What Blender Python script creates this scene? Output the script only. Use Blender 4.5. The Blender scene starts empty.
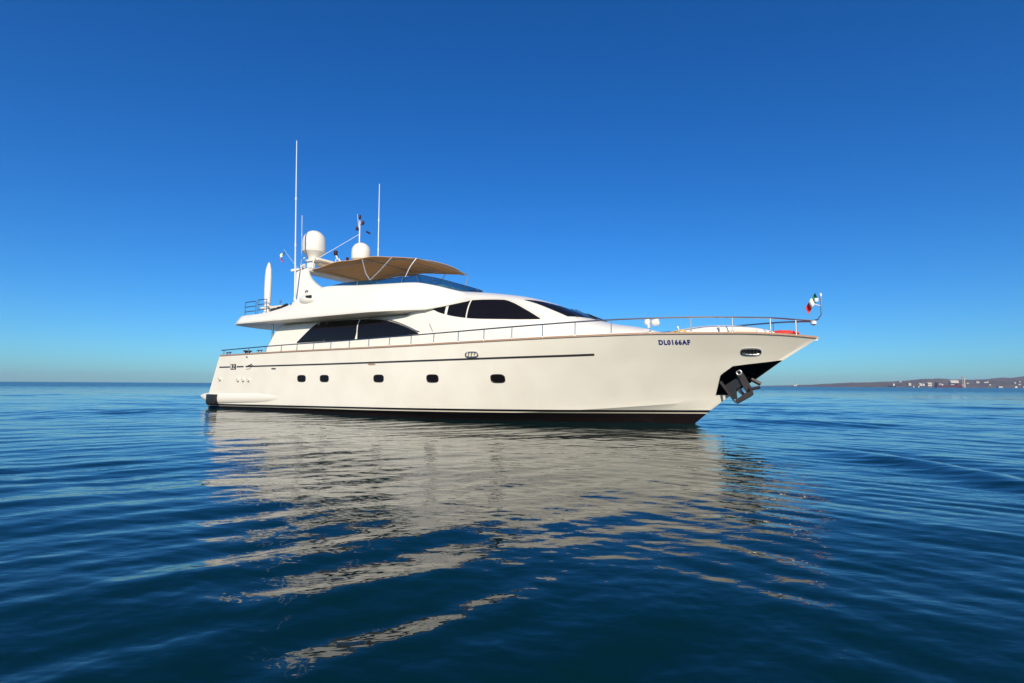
import bpy, bmesh, math, random
import numpy as np
from mathutils import Vector, Matrix
from mathutils.bvhtree import BVHTree

S = bpy.context.scene
C = S.collection
rad = math.radians

# ------------------------------------------------------------------ camera
EYE = 1.24
cam = bpy.data.cameras.new('camera'); camo = bpy.data.objects.new('camera', cam); C.objects.link(camo)
S.camera = camo
cam.sensor_width = 36; cam.lens = 520 / 1024 * 36
cam.clip_start = .05; cam.clip_end = 30000
pitch = math.atan(43.1 / 520); roll = rad(.36)
F = Vector((0, math.cos(pitch), math.sin(pitch)))
R_ = Vector((math.cos(roll), 0, math.sin(roll))); R_ = (R_ - F * R_.dot(F)).normalized(); U = R_.cross(F)
camo.matrix_world = Matrix(((R_.x, U.x, -F.x, 0), (R_.y, U.y, -F.y, 0), (R_.z, U.z, -F.z, EYE), (0, 0, 0, 1)))
S.render.resolution_x = 1024; S.render.resolution_y = 683

# ------------------------------------------------------------------ light
SUN_EL, SUN_AZ = rad(27), rad(178)        # azimuth measured from +Y clockwise seen from above
sdir = Vector((math.sin(SUN_AZ) * math.cos(SUN_EL), math.cos(SUN_AZ) * math.cos(SUN_EL), math.sin(SUN_EL)))
w = bpy.data.worlds.new('World'); S.world = w; w.use_nodes = True
nt = w.node_tree; bg = nt.nodes['Background']
sky = nt.nodes.new('ShaderNodeTexSky'); sky.sky_type = 'NISHITA'; sky.sun_disc = False
sky.sun_elevation = SUN_EL; sky.sun_rotation = SUN_AZ
sky.air_density = 1.0; sky.dust_density = .3; sky.ozone_density = 4.2; sky.altitude = 0
hs = nt.nodes.new('ShaderNodeHueSaturation'); hs.inputs['Saturation'].default_value = 1.25
nt.links.new(sky.outputs[0], hs.inputs['Color']); gr = nt.nodes.new('ShaderNodeMix'); gr.data_type = 'RGBA'; gr.blend_type = 'MULTIPLY'; gr.inputs[0].default_value = 1; gr.inputs[7].default_value = (.42, .89, 1.27, 1)
nt.links.new(hs.outputs[0], gr.inputs[6]); nt.links.new(gr.outputs[2], bg.inputs[0]); bg.inputs[1].default_value = .1
sl = bpy.data.lights.new('sun', 'SUN'); sl.energy = 5.0; sl.angle = rad(.5); sl.color = (1, .885, .70)
so = bpy.data.objects.new('sun', sl); C.objects.link(so); so.rotation_euler = sdir.to_track_quat('Z', 'Y').to_euler()
so.location = (0, -20, 30)
S.view_settings.view_transform = 'Standard'; S.view_settings.look = 'None'
S.view_settings.exposure = 0.0; S.view_settings.gamma = 1
S.cycles.volume_bounces = 1

# ------------------------------------------------------------------ materials
def mat(name, col, rough=.5, metal=0, var=0, vscale=3, coat=0, bump=0, bscale=40, ior=1.45, alpha=1, trans=0):
    m = bpy.data.materials.new(name); m.use_nodes = True
    n = m.node_tree; b = n.nodes['Principled BSDF']
    b.inputs['Base Color'].default_value = (*col, 1); b.inputs['Roughness'].default_value = rough
    b.inputs['Metallic'].default_value = metal; b.inputs['IOR'].default_value = ior
    b.inputs['Coat Weight'].default_value = coat; b.inputs['Coat Roughness'].default_value = .05
    b.inputs['Transmission Weight'].default_value = trans
    tc = n.nodes.new('ShaderNodeTexCoord')
    if var:
        nz = n.nodes.new('ShaderNodeTexNoise'); nz.inputs['Scale'].default_value = vscale; nz.inputs['Detail'].default_value = 5
        n.links.new(tc.outputs['Object'], nz.inputs['Vector'])
        mx = n.nodes.new('ShaderNodeMix'); mx.data_type = 'RGBA'
        mx.inputs[6].default_value = (*[max(0, c * (1 - var)) for c in col], 1)
        mx.inputs[7].default_value = (*[min(1, c * (1 + var)) for c in col], 1)
        n.links.new(nz.outputs[0], mx.inputs[0]); n.links.new(mx.outputs[2], b.inputs['Base Color'])
    if bump:
        nb = n.nodes.new('ShaderNodeTexNoise'); nb.inputs['Scale'].default_value = bscale; nb.inputs['Detail'].default_value = 3
        n.links.new(tc.outputs['Object'], nb.inputs['Vector'])
        bp = n.nodes.new('ShaderNodeBump'); bp.inputs['Strength'].default_value = bump; bp.inputs['Distance'].default_value = .01
        n.links.new(nb.outputs[0], bp.inputs['Height']); n.links.new(bp.outputs[0], b.inputs['Normal'])
    return m
M = {
 'gel': mat('white_gelcoat', (.80, .75, .65), .35, var=.03, vscale=1.2, coat=.3),
 'white': mat('white_paint', (.80, .77, .69), .35, coat=.2, var=.02),
 'glass': mat('dark_window_glass', (.008, .007, .008), .05, var=.3, vscale=2, ior=1.33),
 'frame': mat('cream_window_frame', (.7, .66, .58), .4, var=.04),
 'steel': mat('brushed_stainless_steel', (.58, .53, .47), .28, metal=1, var=.1, vscale=9),
 'darksteel': mat('polished_steel_dark_reflection', (.05, .05, .055), .12, metal=1, var=.3, vscale=4),  # dark water mirrored in the stainless plate is put into the base colour
 'galv': mat('galvanised_anchor_steel', (.06, .05, .048), .5, metal=.6, var=.35, vscale=7, bump=.3),
 'tubing': mat('satin_aluminium_tube', (.6, .6, .6), .4, metal=.6, var=.05),
 'teak': mat('varnished_teak', (.40, .25, .17), .45, var=.25, vscale=12),
 'navy': mat('dark_stripe_paint', (.03, .03, .035), .3, var=.1),
 'blue': mat('blue_lettering', (.02, .03, .22), .5, var=.05),
 'tan': mat('tan_awning_canvas', (.64, .38, .17), .85, var=.12, vscale=2.5, bump=.5, bscale=8),
 'smoke': mat('blue_tinted_acrylic', (.06, .2, .32), .05, trans=.85, var=.1),
 'red': mat('red_fabric', (.6, .03, .02), .7, var=.15),
 'yellow': mat('yellow_plastic', (.8, .5, .02), .5, var=.1),
 'black': mat('black_plastic', (.02, .02, .02), .4, var=.2),
 'maroon': mat('maroon_plastic', (.05, .008, .012), .4, var=.2),
 'green': mat('green_cloth', (.02, .18, .06), .8, var=.1),
 'flagwhite': mat('white_cloth', (.8, .8, .76), .8, var=.05),
 'cream': mat('cream_cushion', (.75, .68, .55), .7, var=.06),
 'whip': mat('white_fibreglass', (.75, .78, .8), .4, var=.03),
}

# ------------------------------------------------------------------ helpers
def link(name, bm, m, parent=None, smooth=40, kind=None, label=None):
    me = bpy.data.meshes.new(name)
    bmesh.ops.recalc_face_normals(bm, faces=bm.faces)
    if smooth:
        for f in bm.faces: f.smooth = True
        for e in bm.edges:
            if len(e.link_faces) == 2 and e.calc_face_angle(0) > rad(smooth): e.smooth = False
    bm.to_mesh(me); bm.free()
    for mm in (m if isinstance(m, (list, tuple)) else [m]): me.materials.append(mm)
    o = bpy.data.objects.new(name, me); C.objects.link(o); o.parent = parent
    if kind: o['kind'] = kind
    if label: o['label'] = label
    return o
def thing(name, label, cat, loc=(0, 0, 0), rz=0, group=None):
    o = bpy.data.objects.new(name, None); C.objects.link(o); o.location = loc; o.rotation_euler = (0, 0, rz)
    return tag(o, label, cat, group)
def tag(o, label, cat, group=None):
    o['label'] = label; o['category'] = cat
    if group: o['group'] = group
    return o
def box(bm, c, d, rz=0, ry=0, bevel=0):
    r = bmesh.ops.create_cube(bm, size=1)
    mt = Matrix.Translation(c) @ Matrix.Rotation(rz, 4, 'Z') @ Matrix.Rotation(ry, 4, 'Y') @ Matrix.Diagonal((*d, 1))
    bmesh.ops.transform(bm, matrix=mt, verts=r['verts'])
    if bevel:
        es = list({e for v in r['verts'] for e in v.link_edges})
        bmesh.ops.bevel(bm, geom=es, offset=bevel, segments=2, affect='EDGES', profile=.5)
def tube(bm, pts, r, n=8, r2=None):
    pts = [Vector(p) for p in pts]; rings = []
    N = len(pts); prev = None
    for i, p in enumerate(pts):
        t = (pts[min(i + 1, N - 1)] - pts[max(i - 1, 0)]).normalized()
        if prev is None:
            a = t.cross(Vector((0, 0, 1)));
            if a.length < .01: a = t.cross(Vector((0, 1, 0)))
        else: a = prev - t * prev.dot(t)
        a.normalize(); prev = a; b = t.cross(a)
        rr = r if r2 is None else r + (r2 - r) * i / (N - 1)
        rings.append([bm.verts.new(p + a * rr * math.cos(2 * math.pi * k / n) + b * rr * math.sin(2 * math.pi * k / n)) for k in range(n)])
    for i in range(N - 1):
        for k in range(n): bm.faces.new((rings[i][k], rings[i][(k + 1) % n], rings[i + 1][(k + 1) % n], rings[i + 1][k]))
    bm.faces.new(rings[0][::-1]); bm.faces.new(rings[-1])
def lathe(bm, prof, c, n=28, tilt=None):
    rings = []; vs = []
    for r, z in prof:
        if r < 1e-4: ring = [bm.verts.new((c[0], c[1], c[2] + z))]
        else: ring = [bm.verts.new((c[0] + r * math.cos(2 * math.pi * k / n), c[1] + r * math.sin(2 * math.pi * k / n), c[2] + z)) for k in range(n)]
        rings.append(ring); vs += ring
    for a, b in zip(rings, rings[1:]):
        for k in range(n):
            q = [a[k % len(a)], a[(k + 1) % len(a)], b[(k + 1) % len(b)], b[k % len(b)]]
            q = list(dict.fromkeys(q))
            if len(q) > 2: bm.faces.new(q)
    if len(rings[0]) > 1: bm.faces.new(rings[0][::-1])
    if len(rings[-1]) > 1: bm.faces.new(rings[-1])
    if tilt is not None: bmesh.ops.transform(bm, matrix=Matrix.Translation(c) @ tilt @ Matrix.Translation(-Vector(c)), verts=vs)
def lerp(tab, x):
    if x <= tab[0][0]: return tab[0][1]
    for (a, va), (b, vb) in zip(tab, tab[1:]):
        if x <= b: return va + (vb - va) * (x - a) / (b - a)
    return tab[-1][1]
def spline(tab, x):                      # smooth interpolation (cubic Hermite) through a table
    xs = [t[0] for t in tab]; ys = [t[1] for t in tab]
    if x <= xs[0]: return ys[0]
    if x >= xs[-1]: return ys[-1]
    for i in range(len(xs) - 1):
        if x <= xs[i + 1]: break
    def sl(i):
        if i == 0: return (ys[1] - ys[0]) / (xs[1] - xs[0])
        if i == len(xs) - 1: return (ys[-1] - ys[-2]) / (xs[-1] - xs[-2])
        a = (ys[i] - ys[i - 1]) / (xs[i] - xs[i - 1]); b = (ys[i + 1] - ys[i]) / (xs[i + 1] - xs[i])
        return 0 if a * b <= 0 else 2 * a * b / (a + b)
    h = xs[i + 1] - xs[i]; t = (x - xs[i]) / h; m0, m1 = sl(i) * h, sl(i + 1) * h
    return (2*t**3-3*t**2+1)*ys[i] + (t**3-2*t**2+t)*m0 + (-2*t**3+3*t**2)*ys[i+1] + (t**3-t**2)*m1
def loft(bm, rows, closed=False, cap0=False, cap1=False):
    R = [[bm.verts.new(p) for p in r] for r in rows]
    n = len(R[0])
    for a, b in zip(R, R[1:]):
        for k in range(n if closed else n - 1):
            try: bm.faces.new((a[k], a[(k + 1) % n], b[(k + 1) % n], b[k]))
            except ValueError: pass
    if cap0: bm.faces.new(R[0][::-1])
    if cap1: bm.faces.new(R[-1])
    return R
def bvh_of(o):
    me = o.data
    return BVHTree.FromPolygons([v.co.copy() for v in me.vertices], [tuple(p.vertices) for p in me.polygons])
def side_hit(tree, s, z, side=-1, off=.01):   # point on the starboard (-y) or port skin at station s and height z
    r = tree.ray_cast(Vector((s, side * 8, z)), Vector((0, -side, 0)))
    if r[0] is None: return None
    nn = r[1]
    if nn.y * side < 0: nn = -nn
    return r[0] + nn * off
def top_hit(tree, s, t, off=.01):
    r = tree.ray_cast(Vector((s, t, 12)), Vector((0, 0, -1)))
    if r[0] is None: return None
    nn = r[1] if r[1].z > 0 else -r[1]
    return r[0] + nn * off
def sheet(bm, grid, thick=.02):           # grid of points (rows of columns) on a skin; makes a thin closed plate
    R = len(grid); K = len(grid[0])
    def nrm(i, k):
        a = grid[min(i+1, R-1)][k] - grid[max(i-1, 0)][k]; b = grid[i][min(k+1, K-1)] - grid[i][max(k-1, 0)]
        v = a.cross(b)
        return v.normalized() if v.length > 1e-9 else Vector((0, -1, 0))
    ref = nrm(R // 2, K // 2)
    f = [[bm.verts.new(p) for p in r] for r in grid]
    bk = [[bm.verts.new(grid[i][k] - SGN(nrm(i, k), ref, grid) * thick) for k in range(K)] for i in range(R)]
    for i in range(R - 1):
        for k in range(K - 1):
            bm.faces.new((f[i][k], f[i][k+1], f[i+1][k+1], f[i+1][k])); bm.faces.new((bk[i][k], bk[i+1][k], bk[i+1][k+1], bk[i][k+1]))
    rim = [(i, 0) for i in range(R)] + [(R-1, k) for k in range(1, K)] + [(i, K-1) for i in range(R-2, -1, -1)] + [(0, k) for k in range(K-2, 0, -1)]
    for (a, b), (c, d) in zip(rim, rim[1:] + rim[:1]):
        bm.faces.new((f[a][b], f[c][d], bk[c][d], bk[a][b]))
def SGN(v, ref, grid):                    # make the plate's normal point away from the boat's centreline / up
    c = grid[len(grid)//2][len(grid[0])//2]
    out = Vector((0, c.y, abs(c.y) * .3 + .2))
    return v if v.dot(out) > 0 else -v
def patch(tree, s0, s1, top, bot, n=24, m=6, off=.012, side=-1, thick=.02, lean=0):
    g = []
    for i in range(n + 1):
        s = s0 + (s1 - s0) * i / n; zt, zb = top(s), bot(s); row = []
        for k in range(m + 1):
            z = zb + (zt - zb) * k / m
            row.append(side_hit(tree, s + lean * (z - zb), z, side, off))
        g.append(row)
    bm = bmesh.new(); sheet(bm, g, thick); return bm
def oval_patch(tree, s, z, a, b, p=4, off=.01, side=-1, thick=.015):
    """rounded (super-elliptic) plate on the skin centred at (s, z)"""
    bm = bmesh.new(); N = 24; rings = []
    for rr in (0, .5, 1):
        ring = []
        for k in range(1 if rr == 0 else N):
            th = 2 * math.pi * k / N; c, si = math.cos(th), math.sin(th)
            x = a * rr * math.copysign(abs(c) ** (2 / p), c); y = b * rr * math.copysign(abs(si) ** (2 / p), si)
            ring.append(bm.verts.new(side_hit(tree, s + x, z + y, side, off)))
        rings.append(ring)
    for k in range(N): bm.faces.new((rings[0][0], rings[1][k], rings[1][(k+1) % N]))
    for k in range(N): bm.faces.new((rings[1][k], rings[2][k], rings[2][(k+1) % N], rings[1][(k+1) % N]))
    ctr = rings[0][0].co.copy(); bk = [bm.verts.new(v.co + Vector((0, -side * thick, 0))) for v in rings[2]]
    for k in range(N): bm.faces.new((rings[2][k], bk[k], bk[(k+1) % N], rings[2][(k+1) % N]))
    return bm
def oval_ring(tree, s, z, a, b, r=.015, p=4, off=.01, side=-1, N=28):
    pts = []
    for k in range(N + 1):
        th = 2 * math.pi * k / N; c, si = math.cos(th), math.sin(th)
        pts.append(side_hit(tree, s + a * math.copysign(abs(c) ** (2 / p), c), z + b * math.copysign(abs(si) ** (2 / p), si), side, off))
    bm = bmesh.new(); tube(bm, pts, r, 6); return bm

# ------------------------------------------------------------------ water
def build_water():
    random.seed(4); rng = np.random.default_rng(11)
    a_front = np.arange(-62, 62.001, .11); a_side = np.concatenate([np.arange(62.5, 298, 2.5)])
    ang = np.radians(np.concatenate([a_front, a_side])); na = len(ang)
    r = [.6]
    while r[-1] < 70: r.append(r[-1] * (1.0058 if r[-1] > 1.2 else 1.02))
    while r[-1] < 6000: r.append(r[-1] * 1.035)
    r = np.array(r); nr = len(r)
    RR, AA = np.meshgrid(r, ang, indexing='ij'); X = RR * np.sin(AA); Y = RR * np.cos(AA)
    cell = np.where(RR < 70, .0058 * RR, .035 * RR)
    wide = (np.abs((AA + np.pi) % (2 * np.pi) - np.pi) > rad(61)); cell = np.where(wide, np.maximum(cell, RR * .044), cell)
    Z = np.zeros_like(X)
    ss = lambda e0, e1, x: np.clip((x - e0) / (e1 - e0), 0, 1) ** 2 * (3 - 2 * np.clip((x - e0) / (e1 - e0), 0, 1))
    # the water lies calmer in the lee of the yacht
    hx, hy = X - .0, Y - 17.5; along = hx * np.cos(rad(-30)) + hy * np.sin(rad(-30)); across = -(hx * .5 + hy * .866)
    calm = 1 - .6 * ss(-15, -10, along) * (1 - ss(9, 14, along)) * ss(-2, 0, across) * (1 - ss(8.5, 13.5, across))
    # two crossing trains of long ripples, one stronger to the left, the other to the right, and a confused one everywhere
    wl = 1 - .7 * ss(-.3, 1.8, X - .1 * Y); wr = .25 + .75 * ss(0, 2.2, X - .1 * Y)
    def train(n, l0, l1, d0, spread, slope, weight):
        nonlocal Z
        for i in range(n):
            lam = l0 * (l1 / l0) ** rng.random(); k = 2 * np.pi / lam
            d = rad(d0 + spread * rng.normal()); ph = rng.random() * 2 * np.pi
            arg = k * (X * np.cos(d) + Y * np.sin(d)) + ph + .6 * np.sin(.35 * X + ph * 3) + .5 * np.sin(.28 * Y - .2 * X + ph * 5)
            sn = np.sin(arg)
            amp = slope / k / math.sqrt(n)
            Z += amp * (sn + .22 * np.cos(2 * arg)) * weight * (calm if lam > .5 else 1) * ss(3, 6, lam / cell)
    train(7, .6, 1.3, 120, 9, .078, wl)
    train(8, .45, 1.3, 48, 10, .05, wr)
    train(14, .9, 4.5, 92, 22, .034, 1.0)
    train(30, .14, .5, 100, 36, .036, .6 + .4 * wl)
    train(12, .2, .5, 52, 9, .045, wr)
    train(22, .07, .18, 100, 60, .026, 1.0)
    train(8, 5, 14, 85, 20, .022, 1.0)
    def ridge(x0, y0, x1, y1, amp, wd, bend=0, s0=-.15, s1=1.3):
        nonlocal Z
        d = np.array([x1 - x0, y1 - y0]); L = np.hypot(*d); d = d / L; nn = np.array([-d[1], d[0]])
        u = (X - x0) * d[0] + (Y - y0) * d[1]; v = (X - x0) * nn[0] + (Y - y0) * nn[1] - bend * np.sin(np.pi * u / L)
        e = ss(s0 * L, (s0 + .35) * L, u) * (1 - ss(.9 * L, s1 * L, u))
        Z += amp * e * (np.exp(-(v / wd) ** 2) - .6 * np.exp(-((v - 1.6 * wd) / wd) ** 2))
    ridge(4.3, 12.9, 6.35, 6.1, .105, .5, .95, .28)
    ridge(7.5, 19.0, 15.5, 14.0, .05, .6, .5)
    ridge(-1.25, 2.05, .15, 3.08, .027, .17, 0, -.05, 1.1)
    ridge(-1.5, 2.85, -.3, 3.5, .014, .15, 0, -.1, 1.15)
    ridge(-48, 47, -16, 42, .09, 1.3); ridge(-20, 22, -9, 21, .03, .6)
    ridge(12, 36, 34, 30, .07, 1.1); ridge(10, 26, 26, 21, .04, .8)
    co = np.stack([X, Y, Z], -1).reshape(-1, 3)
    me = bpy.data.meshes.new('sea')
    idx = np.arange(nr * na).reshape(nr, na); a = idx[:-1]; b = idx[1:]
    q = np.stack([a, b, np.roll(b, -1, 1), np.roll(a, -1, 1)], -1)[:, :, ::-1].reshape(-1, 4)
    co = np.concatenate([co, [[0, 0, 0]]]); ctr = len(co) - 1
    tri = np.stack([np.full(na, ctr), idx[0], np.roll(idx[0], -1)], -1)[:, ::-1]
    me.vertices.add(len(co)); me.vertices.foreach_set('co', co.astype(np.float32).ravel())
    nq, ntv = len(q), len(tri)
    me.loops.add(nq * 4 + ntv * 3); me.loops.foreach_set('vertex_index', np.concatenate([q.ravel(), tri.ravel()]).astype(np.int32))
    me.polygons.add(nq + ntv)
    me.polygons.foreach_set('loop_start', np.concatenate([np.arange(nq) * 4, nq * 4 + np.arange(ntv) * 3]).astype(np.int32))
    me.update(calc_edges=True); me.validate()
    me.polygons.foreach_set('use_smooth', np.ones(nq + ntv, bool))
    m = bpy.data.materials.new('sea_water'); m.use_nodes = True; n = m.node_tree; b = n.nodes['Principled BSDF']
    b.inputs['Base Color'].default_value = (.0006, .019, .021, 1); b.inputs['Roughness'].default_value = .03; b.inputs['IOR'].default_value = 1.333
    tc = n.nodes.new('ShaderNodeTexCoord')
    def noise(sx, sy, scale, detail, rot=0):
        mp = n.nodes.new('ShaderNodeMapping'); mp.inputs['Scale'].default_value = (sx, sy, 1); mp.inputs['Rotation'].default_value = (0, 0, rot)
        n.links.new(tc.outputs['Object'], mp.inputs['Vector'])
        z = n.nodes.new('ShaderNodeTexNoise'); z.inputs['Scale'].default_value = scale; z.inputs['Detail'].default_value = detail
        n.links.new(mp.outputs[0], z.inputs['Vector']); return z
    # beyond the finely meshed water: ripple slopes from a noise vector, steeper in wind streaks
    g = n.nodes.new('ShaderNodeNewGeometry'); ln = n.nodes.new('ShaderNodeVectorMath'); ln.operation = 'LENGTH'; n.links.new(tc.outputs['Object'], ln.inputs[0])
    mr = n.nodes.new('ShaderNodeMapRange'); mr.interpolation_type = 'SMOOTHSTEP'; mr.inputs[1].default_value = 12; mr.inputs[2].default_value = 220; mr.inputs[3].default_value = 0; mr.inputs[4].default_value = 1.6
    rr = n.nodes.new('ShaderNodeMapRange'); rr.interpolation_type = 'SMOOTHSTEP'; rr.inputs[1].default_value = 25; rr.inputs[2].default_value = 260; rr.inputs[3].default_value = .03; rr.inputs[4].default_value = .22; n.links.new(ln.outputs['Value'], rr.inputs[0]); n.links.new(rr.outputs[0], b.inputs['Roughness'])
    n.links.new(ln.outputs['Value'], mr.inputs[0])
    fn = noise(.35, 1, 1.3, 4, .05); st = noise(.12, 1, .07, 4, .02)
    sr = n.nodes.new('ShaderNodeMapRange'); sr.inputs[1].default_value = .35; sr.inputs[2].default_value = .65; sr.inputs[3].default_value = .35; sr.inputs[4].default_value = 1.15; n.links.new(st.outputs[0], sr.inputs[0])
    am = n.nodes.new('ShaderNodeMath'); am.operation = 'MULTIPLY'; n.links.new(mr.outputs[0], am.inputs[0]); n.links.new(sr.outputs[0], am.inputs[1])
    sb = n.nodes.new('ShaderNodeVectorMath'); sb.operation = 'SUBTRACT'; sb.inputs[1].default_value = (.5, .5, .5); n.links.new(fn.outputs['Color'], sb.inputs[0])
    m2 = n.nodes.new('ShaderNodeVectorMath'); m2.operation = 'MULTIPLY'; m2.inputs[1].default_value = (.7, 1.0, 0); n.links.new(sb.outputs[0], m2.inputs[0])
    sc_ = n.nodes.new('ShaderNodeVectorMath'); sc_.operation = 'SCALE'; n.links.new(m2.outputs[0], sc_.inputs[0]); n.links.new(am.outputs[0], sc_.inputs['Scale'])
    ad = n.nodes.new('ShaderNodeVectorMath'); ad.operation = 'ADD'; n.links.new(sc_.outputs[0], ad.inputs[0]); n.links.new(g.outputs['Normal'], ad.inputs[1])
    prev = n.nodes.new('ShaderNodeVectorMath'); prev.operation = 'NORMALIZE'; n.links.new(ad.outputs[0], prev.inputs[0])
    for (sx, sy, sc, de, rot, dist) in ((.45, 1, 5.5, 3, .25, .009), (.5, 1, 1.1, 2, -.2, .03), (.25, 1, .16, 3, 0, .14)):
        z = noise(sx, sy, sc, de, rot); bp = n.nodes.new('ShaderNodeBump'); bp.inputs['Strength'].default_value = 1; bp.inputs['Distance'].default_value = dist
        n.links.new(z.outputs[0], bp.inputs['Height'])
        if prev: n.links.new(prev.outputs[0], bp.inputs['Normal'])
        prev = bp
    n.links.new(prev.outputs[0], b.inputs['Normal'])
    me.materials.append(m)
    o = bpy.data.objects.new('sea', me); C.objects.link(o); o['kind'] = 'structure'
build_water()

# ------------------------------------------------------------------ far coast
def mpx(px, Y): return (px - 512) / 520 * Y
def build_coast():
    prof = [(755, .3), (790, 1.5), (811, 2.2), (855, 5), (885, 6.2), (914, 8), (938, 10), (952, 8.5), (975, 9.5), (992, 11), (1024, 12.6), (1100, 13), (1250, 15), (1500, 12)]
    bm = bmesh.new(); rows = []; random.seed(2)
    from mathutils import noise
    for j in range(14):
        Y = 2700 + 130 * j; row = []
        for i in range(260):
            px = 755 + i * 3; hgt = lerp(prof, px) * 6.6
            k = min(1, j / 9) ** .8 if j < 10 else 1 - (j - 9) * .2
            yy = Y + 500 * max(0, (860 - px) / 105) + 40 * noise.noise(Vector((px * .03, 0, 3)))
            z = hgt * k * (1 + .18 * noise.noise(Vector((px * .05, j * .5, 0)))) + 3 * noise.noise(Vector((px * .15, j, 1))) * k - (1.5 if j == 0 else 0)
            row.append(((px - 512) / 520 * yy, yy, z))
        rows.append(row)
    loft(bm, rows)
    m = mat('dry_hillside', (.17, .115, .085), .95, var=.0)
    n = m.node_tree; b = n.nodes['Principled BSDF']
    g = n.nodes.new('ShaderNodeNewGeometry'); nz = n.nodes.new('ShaderNodeTexNoise'); nz.inputs['Scale'].default_value = .012; nz.inputs['Detail'].default_value = 8
    cr = n.nodes.new('ShaderNodeValToRGB'); cr.color_ramp.elements[0].position = .38; cr.color_ramp.elements[0].color = (.06, .055, .035, 1)
    cr.color_ramp.elements[1].position = .62; cr.color_ramp.elements[1].color = (.21, .135, .09, 1)
    n.links.new(g.outputs['Position'], nz.inputs['Vector']); n.links.new(nz.outputs[0], cr.inputs[0]); n.links.new(cr.outputs[0], b.inputs['Base Color'])
    link('hills', bm, m, kind='structure', smooth=60)
    W = mat('white_render', (.6, .54, .45), .8, var=.08, vscale=.1); Wd = mat('window_dark', (.05, .05, .06), .3, var=.1)
    RF = mat('brown_roof', (.25, .14, .1), .8, var=.2, vscale=.2); DK = mat('dark_ship_paint', (.03, .035, .06), .5, var=.2, vscale=.2)
    RD = mat('dark_red_ship_paint', (.1, .02, .025), .5, var=.2, vscale=.2); GR = mat('grey_concrete', (.3, .3, .3), .8, var=.2, vscale=.2)
    def shed(px, wpx, hpx, lab, Y=2690, z0=0, cat='building', grp=None):
        k = Y / 520; e = thing('waterfront_building', lab, cat, (mpx(px, Y), Y, z0), 0, grp)
        bm = bmesh.new(); wd, ht = wpx * k, hpx * k; box(bm, (0, 8, ht / 2), (wd, 16, ht)); link('wall', bm, W, e, 0)
        bm = bmesh.new()
        v = [bm.verts.new(p) for p in ((-wd/2-.6, -.6, ht), (wd/2+.6, -.6, ht), (wd/2+.6, 16.6, ht), (-wd/2-.6, 16.6, ht), (-wd/2-.6, 8, ht+ht*.22), (wd/2+.6, 8, ht+ht*.22))]
        for f in ((0, 1, 5, 4), (2, 3, 4, 5), (0, 4, 3), (1, 2, 5), (0, 3, 2, 1)): bm.faces.new([v[i] for i in f])
        link('roof', bm, RF if hpx < 2.5 else W, e, 0)
        for q in range(max(1, int(wpx))):
            bm = bmesh.new(); box(bm, (-wd/2 + wd * (q + .5) / max(1, int(wpx)), -.05, ht * .55), (wd * .12, .2, ht * .3)); link('window', bm, Wd, e, 0)
    G1 = 'small pale buildings on the far shore'
    shed(909, 2.6, 2.4, 'small white building standing alone, leftmost of the far waterfront', z0=9, grp=G1)
    shed(922.8, 1.7, 2.2, 'narrow pale building at right of the white storage tank, far shore', z0=8, grp=G1)
    shed(929, 4, 3.0, 'wider cream building left of the moored cargo ship, far shore', z0=7, grp=G1)
    shed(954, 8, 5.0, 'large cream warehouse beside the tall towers on the far waterfront', z0=6, grp=G1)
    shed(977, 3, 1.6, 'low pale house on the hillside right of the towers', Y=2900, z0=26, grp=G1)
    shed(985, 4, 1.2, 'long low pale house further up the far hillside', Y=2950, z0=27, grp=G1)
    shed(999.5, 4, 1.4, 'low white boathouse at the water under the far hill', z0=1, grp=G1)
    random.seed(8)
    for q in range(13):
        px = random.choice((random.uniform(966, 1024), random.uniform(898, 950), random.uniform(930, 1024))); d = random.uniform(0, 1)
        shed(px, random.uniform(1, 2.2), random.uniform(.8, 1.5), 'tiny pale house scattered on the hazy brown far hillside', Y=2720 + 260 * d, z0=8 + 24 * d, grp='tiny houses on the far hillside')
    for px, r_, h_, lab in ((919.4, 1.6, 2.6, 'white round storage tank between pale buildings on far shore'), (937, 1.1, 2.4, 'left of two small white tanks behind the cargo ship'), (940.5, 1.1, 2.1, 'right of two small white tanks behind the cargo ship')):
        Y = 2700; k = Y / 520; e = thing('storage_tank', lab, 'tank', (mpx(px, Y), Y, 8), 0, 'storage tanks on the far shore')
        bm = bmesh.new(); lathe(bm, [(r_*k, 0), (r_*k, h_*k*.8)], (0, 0, 0), 20); link('tank_wall', bm, W, e)
        bm = bmesh.new(); lathe(bm, [(r_*k*1.02, h_*k*.8), (r_*k*.6, h_*k*.95), (0, h_*k)], (0, 0, 0), 20); link('tank_roof', bm, W, e)
    for px, hpx, mm, lab in ((961.8, 11.5, GR, 'dark slim tower rising highest above the far waterfront'), (963.6, 9.5, W, 'pale slim tower just right of the dark tower, far shore')):
        Y = 2680; k = Y / 520; e = thing('tower', lab, 'tower', (mpx(px, Y), Y, 0), 0, 'towers on the far shore')
        bm = bmesh.new(); lathe(bm, [(.55*k, 0), (.42*k, hpx*k*.85)], (0, 0, 0), 14); link('shaft', bm, mm, e)
        bm = bmesh.new(); lathe(bm, [(.65*k, hpx*k*.85), (.65*k, hpx*k*.94), (.2*k, hpx*k)], (0, 0, 0), 14); link('tower_top', bm, mm, e)
    Y = 3150; k = Y / 520; e = thing('lighthouse', 'small white lighthouse on the low point at the far left end of the coast', 'lighthouse', (mpx(796, Y), Y, 4))
    bm = bmesh.new(); lathe(bm, [(.6*k, 0), (.35*k, 2.2*k)], (0, 0, 0), 14); link('lighthouse_tower', bm, W, e)
    bm = bmesh.new(); lathe(bm, [(.45*k, 2.2*k), (.45*k, 2.35*k), (.25*k, 2.35*k), (.25*k, 2.8*k), (0, 3*k)], (0, 0, 0), 14); link('lantern', bm, W, e)
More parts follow.
